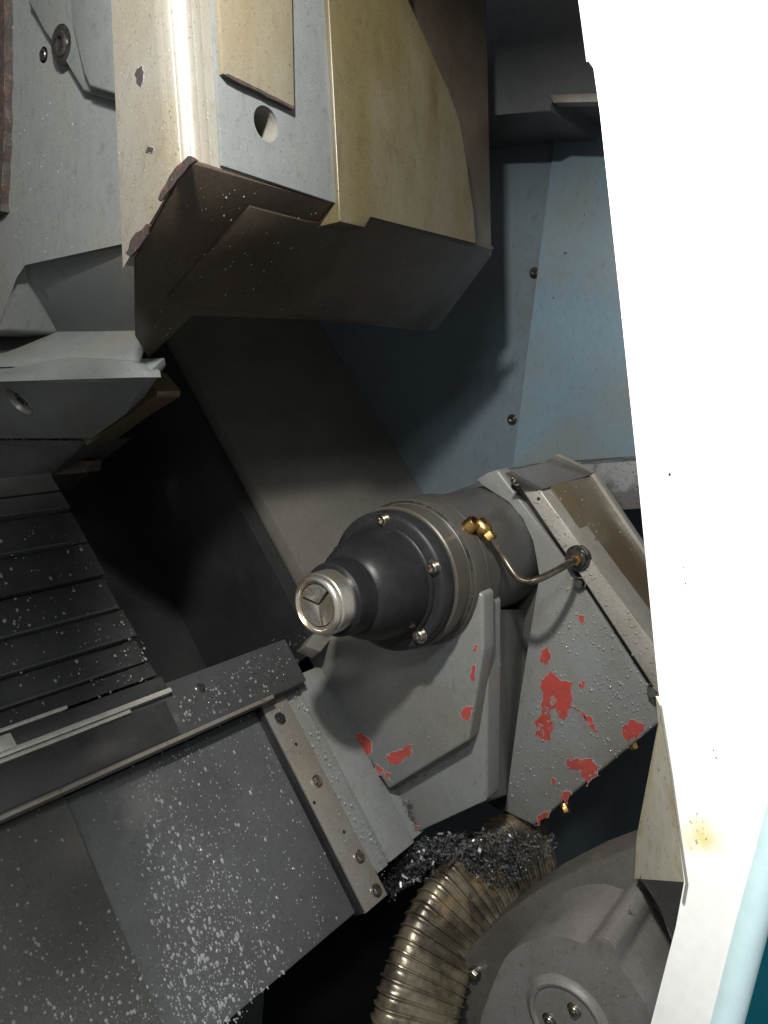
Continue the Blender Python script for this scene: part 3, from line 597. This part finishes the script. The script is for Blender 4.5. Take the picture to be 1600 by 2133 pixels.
# ================================================================ cable conduit
cb = thing('cable_carrier', 'ribbed oily steel cable carrier curving down below the tailstock', 'cable carrier', px(860, 2180, z=.90))
cpts = [px(1125, 1750, z=1.06), px(1052, 1790, z=1.015), px(985, 1850, z=.975), px(930, 1930, z=.94), px(893, 2020, z=.91), px(868, 2110, z=.89), px(850, 2220, z=.875)]
path = [W(p) for p in smooth_path(cpts, 30)]
L_ = [0]
for p, q in zip(path, path[1:]): L_.append(L_[-1] + (q - p).length)
def at(d):
    for i in range(len(path) - 1):
        if L_[i + 1] >= d:
            t = (d - L_[i]) / (L_[i + 1] - L_[i]); return path[i].lerp(path[i + 1], t), (path[i + 1] - path[i]).normalized()
    return path[-1], (path[-1] - path[-2]).normalized()
def section(c, t, wd, th, bm, k=20):
    view = (CAM - c).normalized(); view = D((-.62, .1, .75)).normalized()
    side_ = t.cross(view).normalized(); upv = side_.cross(t).normalized(); out = []
    for i in range(k):
        a = 2 * math.pi * i / k; ca, sa = math.cos(a), math.sin(a)
        x = math.copysign(abs(ca) ** .45, ca); y = math.copysign(abs(sa) ** .6, sa)
        out.append(bm.verts.new(c + side_ * wd * x + upv * th * y))
    return out
def ribbon(d0, d1, wd, th, prof, nm, material):
    bm = bmesh.new(); rings = []
    for f, g in prof:
        c, t = at(d0 + (d1 - d0) * f); rings.append(section(c, t, wd + g, th + g, bm))
    for A, B in zip(rings, rings[1:]):
        for i in range(20): bm.faces.new((A[i], A[(i + 1) % 20], B[(i + 1) % 20], B[i]))
    bm.faces.new(rings[0]); bm.faces.new(rings[-1][::-1])
    return obj(nm, bm, material, cb, smooth=50)
tot = L_[-1]
ribbon(0, tot, .046, .020, [(i / 60, 0) for i in range(61)], 'core', 'conduit_core')
d = .004; step = .0122
while d + step < tot:
    j = random.uniform(-.0006, .0006)
    ribbon(d, d + step * 1.0, .0485 + j, .0225 + j, [(0, -.0005), (.05, -.0001), (.3, 0), (.62, -.0004), (.66, .0004), (.70, .0026), (.80, .0028), (.86, -.0003), (1, -.0006)], 'rib', 'conduit')
    d += step

# ================================================================ cast housing lower right
AH = .60
hs = thing('pump_housing', 'brown grey cast housing with lobed cover and round boss', 'housing', px(1170, 2133, a=AH + .08))
lob = [(985, 2260), (1000, 2133), (1020, 2070), (1045, 2010), (1065, 1982), (1098, 1962), (1140, 1951), (1180, 1953), (1208, 1963), (1222, 1966), (1232, 1958), (1246, 1951), (1264, 1955), (1280, 1970), (1287, 1990), (1290, 2010), (1300, 2026), (1325, 2060), (1347, 2097), (1362, 2140), (1385, 2260)]
def smooth_px(P, n=4): return [(v[0], v[1]) for v in smooth_path([(x, y, 0) for x, y in P], n)]
obj('lobed_cover', prism([px(x, y, a=AH) for x, y in smooth_px(lob)], (.135, 0, 0), .006, seg=4), 'cast', hs)
bc = px(1182, 2122, a=AH)
obj('round_boss', lathe(bc, (-1, 0, 0), [(-.004, .044), (0, .0425), (.002, .0385), (.0045, .0370), (.0052, .0355), (.0045, .0330), (.0030, .0320), (.0030, 0)], 72), 'cast', hs)
for x, y in ((1197, 2103), (1145, 2124)): cap_screw(hs, px(x, y, a=AH - .0028), (-1, 0, 0), .0048, .004, 'bolt')
bk = [(930, 2260), (942, 2060), (952, 2003), (985, 1968), (1050, 1906), (1130, 1848), (1225, 1800), (1330, 1762), (1395, 1742), (1440, 1745), (1480, 2000), (1480, 2260)]
obj('back_plate', prism([px(x, y, a=.695) for x, y in bk], (.05, 0, 0), .005, seg=3), 'cast_dark', hs)
obj('shoulder', prism([px(x, y, a=.655) for x, y in smooth_px([(1330, 1830), (1350, 1800), (1380, 1775), (1430, 1765), (1470, 1800), (1470, 2000), (1440, 2010), (1400, 1960), (1372, 1880)])], (.06, 0, 0), .006, seg=3), 'cast', hs)
hex_bolt(hs, px(989, 2027, a=.693), (-1, 0, 0), .0055, .006)
sd = thing('steel_strand', 'thin curled steel turning strand hanging on the dark back plate', 'swarf', px(1380, 2000, a=.69))
obj('strand', tube(smooth_path([px(1308, 1893, a=.640), px(1322, 1912, a=.65), px(1330, 1935, a=.66), px(1334, 1952, a=.67), px(1352, 1972, a=.68), px(1368, 1992, a=.685), px(1384, 2012, a=.69)], 5), .0007, 6), 'strand', sd)
drops(hs, [(1010, 2120), (1070, 1985), (1270, 1965), (1340, 2110)], dict(a=AH), (-1, 0, 0), 20, .0003, .001, None, 'clear', .7)

# ================================================================ swarf
def swarf(name, label, polypx, plane, nrml, count, size, heap, parent=None, material='swarf'):
    bm = bmesh.new(); xs = [p[0] for p in polypx]; ys = [p[1] for p in polypx]; got = 0; nd = D(nrml).normalized()
    cx_ = sum(xs) / len(xs); cy_ = sum(ys) / len(ys); rx = (max(xs) - min(xs)) / 2; ry = (max(ys) - min(ys)) / 2
    while got < count:
        x, y = random.uniform(min(xs), max(xs)), random.uniform(min(ys), max(ys))
        if not inpoly(x, y, polypx): continue
        h = heap * max(.05, 1 - ((x - cx_) / rx) ** 2 * .6 - ((y - cy_) / ry) ** 2 * .6)
        c = W(px(x, y, **plane)) + nd * random.uniform(-.3, 1) * h
        e = Vector([random.gauss(0, 1) for _ in range(3)]).normalized(); f = e.cross(Vector([random.gauss(0, 1) for _ in range(3)])).normalized(); g = e.cross(f)
        s_ = size * random.uniform(.4, 1.3); k = 4; prev = None; R_ = s_ * random.uniform(.5, 1.2)
        for i in range(k + 1):
            t = i / k * random.uniform(1.5, 3)
            p = c + (f * math.cos(t) + g * math.sin(t)) * R_ + e * s_ * .25 * i
            q = p + e * s_ * .45 + f * s_ * .1
            cur = (bm.verts.new(p), bm.verts.new(q))
            if prev: bm.faces.new((prev[0], prev[1], cur[1], cur[0]))
            prev = cur
        got += 1
    o = obj(name, bm, material, parent, kind='stuff', smooth=0)
    if not parent: o['label'] = label; o['category'] = 'swarf'
    return o
swarf('metal_swarf', 'wet heap of grey metal swarf packed under the tailstock base', [(795, 1850), (850, 1765), (940, 1735), (985, 1740), (900, 1800), (815, 1870)], dict(z=.985), (-.6, .1, .7), 1100, .0045, .012)
swarf('metal_swarf', 'grey metal swarf clinging on top of the ribbed cable carrier', [(850, 1900), (880, 1850), (930, 1790), (1000, 1730), (1075, 1725), (1170, 1745), (1120, 1800), (1040, 1850), (960, 1850), (900, 1900)], dict(z=.965), (-.6, .1, .7), 1300, .0042, .006)

for poly, plane, nr, cnt, sz, hp in (
        ([(838, 1665), (858, 1668), (872, 1730), (858, 1742), (846, 1700)], dict(a=.733), (-1, 0, 0), 130, .0022, .004),
        ([(575, 1440), (582, 1438), (806, 1862), (798, 1864)], dict(n=-.7495), (0, 0, 1), 160, .0014, .001),
        ([(822, 1640), (975, 1552), (985, 1560), (830, 1650)], dict(a=.733), (-1, 0, 0), 70, .0014, .002),
        ([(520, 1350), (640, 1310), (690, 1330), (640, 1370), (560, 1450), (530, 1440)], dict(n=-.721), (0, 0, 1), 160, .0016, .002)):
    swarf('fine_swarf', '', poly, plane, nr, cnt, sz, hp, ts)
swarf('fine_swarf', '', [(1180, 962), (1310, 955), (1320, 1000), (1240, 985)], dict(a=1.06), (0, -.7, .7), 120, .0022, .003, ts)

swarf('dirt_flecks', '', [(1175, 300), (1240, 300), (1270, 620), (1150, 620)], dict(a=AW - .0045), (-1, 0, 0), 16, .0022, .0006, sh, 'hole')
swarf('dirt_flecks', '', [(1440, 1690), (1475, 1700), (1470, 1760), (1436, 1800)], dict(a=AD - .0004), (-1, 0, 0), 12, .0011, .0004, df, 'hole')
swarf('dirt_flecks', '', [(1350, 1650), (1410, 1650), (1415, 1740), (1340, 1740)], dict(a=AD + .075), (-1, 0, 0), 0, .0012, .0004, df, 'hole') if False else None
_c1 = paint_chip(tr, [(285, 142), (298, 140), (300, 166), (294, 182), (284, 172)], dict(a=AT), OUT, 2)
_c2 = paint_chip(tr, [(308, 305), (322, 308), (318, 318), (306, 316)], dict(a=AT), OUT, 2)
drops(ts, [(770, 1080), (820, 1090), (895, 1165), (905, 1240), (880, 1320), (868, 1300), (880, 1230), (850, 1150)], dict(a=QA - .0008), (-1, 0, 0), 70, .0004, .0013, None, 'clear', .6)
for c_ in (_c1, _c2): c_.data.materials[0] = M['rust']

swarf('curled_swarf', 'long curled steel turnings lying in the swarf under the tailstock', [(850, 1830), (900, 1790), (990, 1740), (1080, 1735), (1130, 1760), (1000, 1840), (900, 1870)], dict(z=.957), (-.6, .1, .7), 70, .0085, .010)
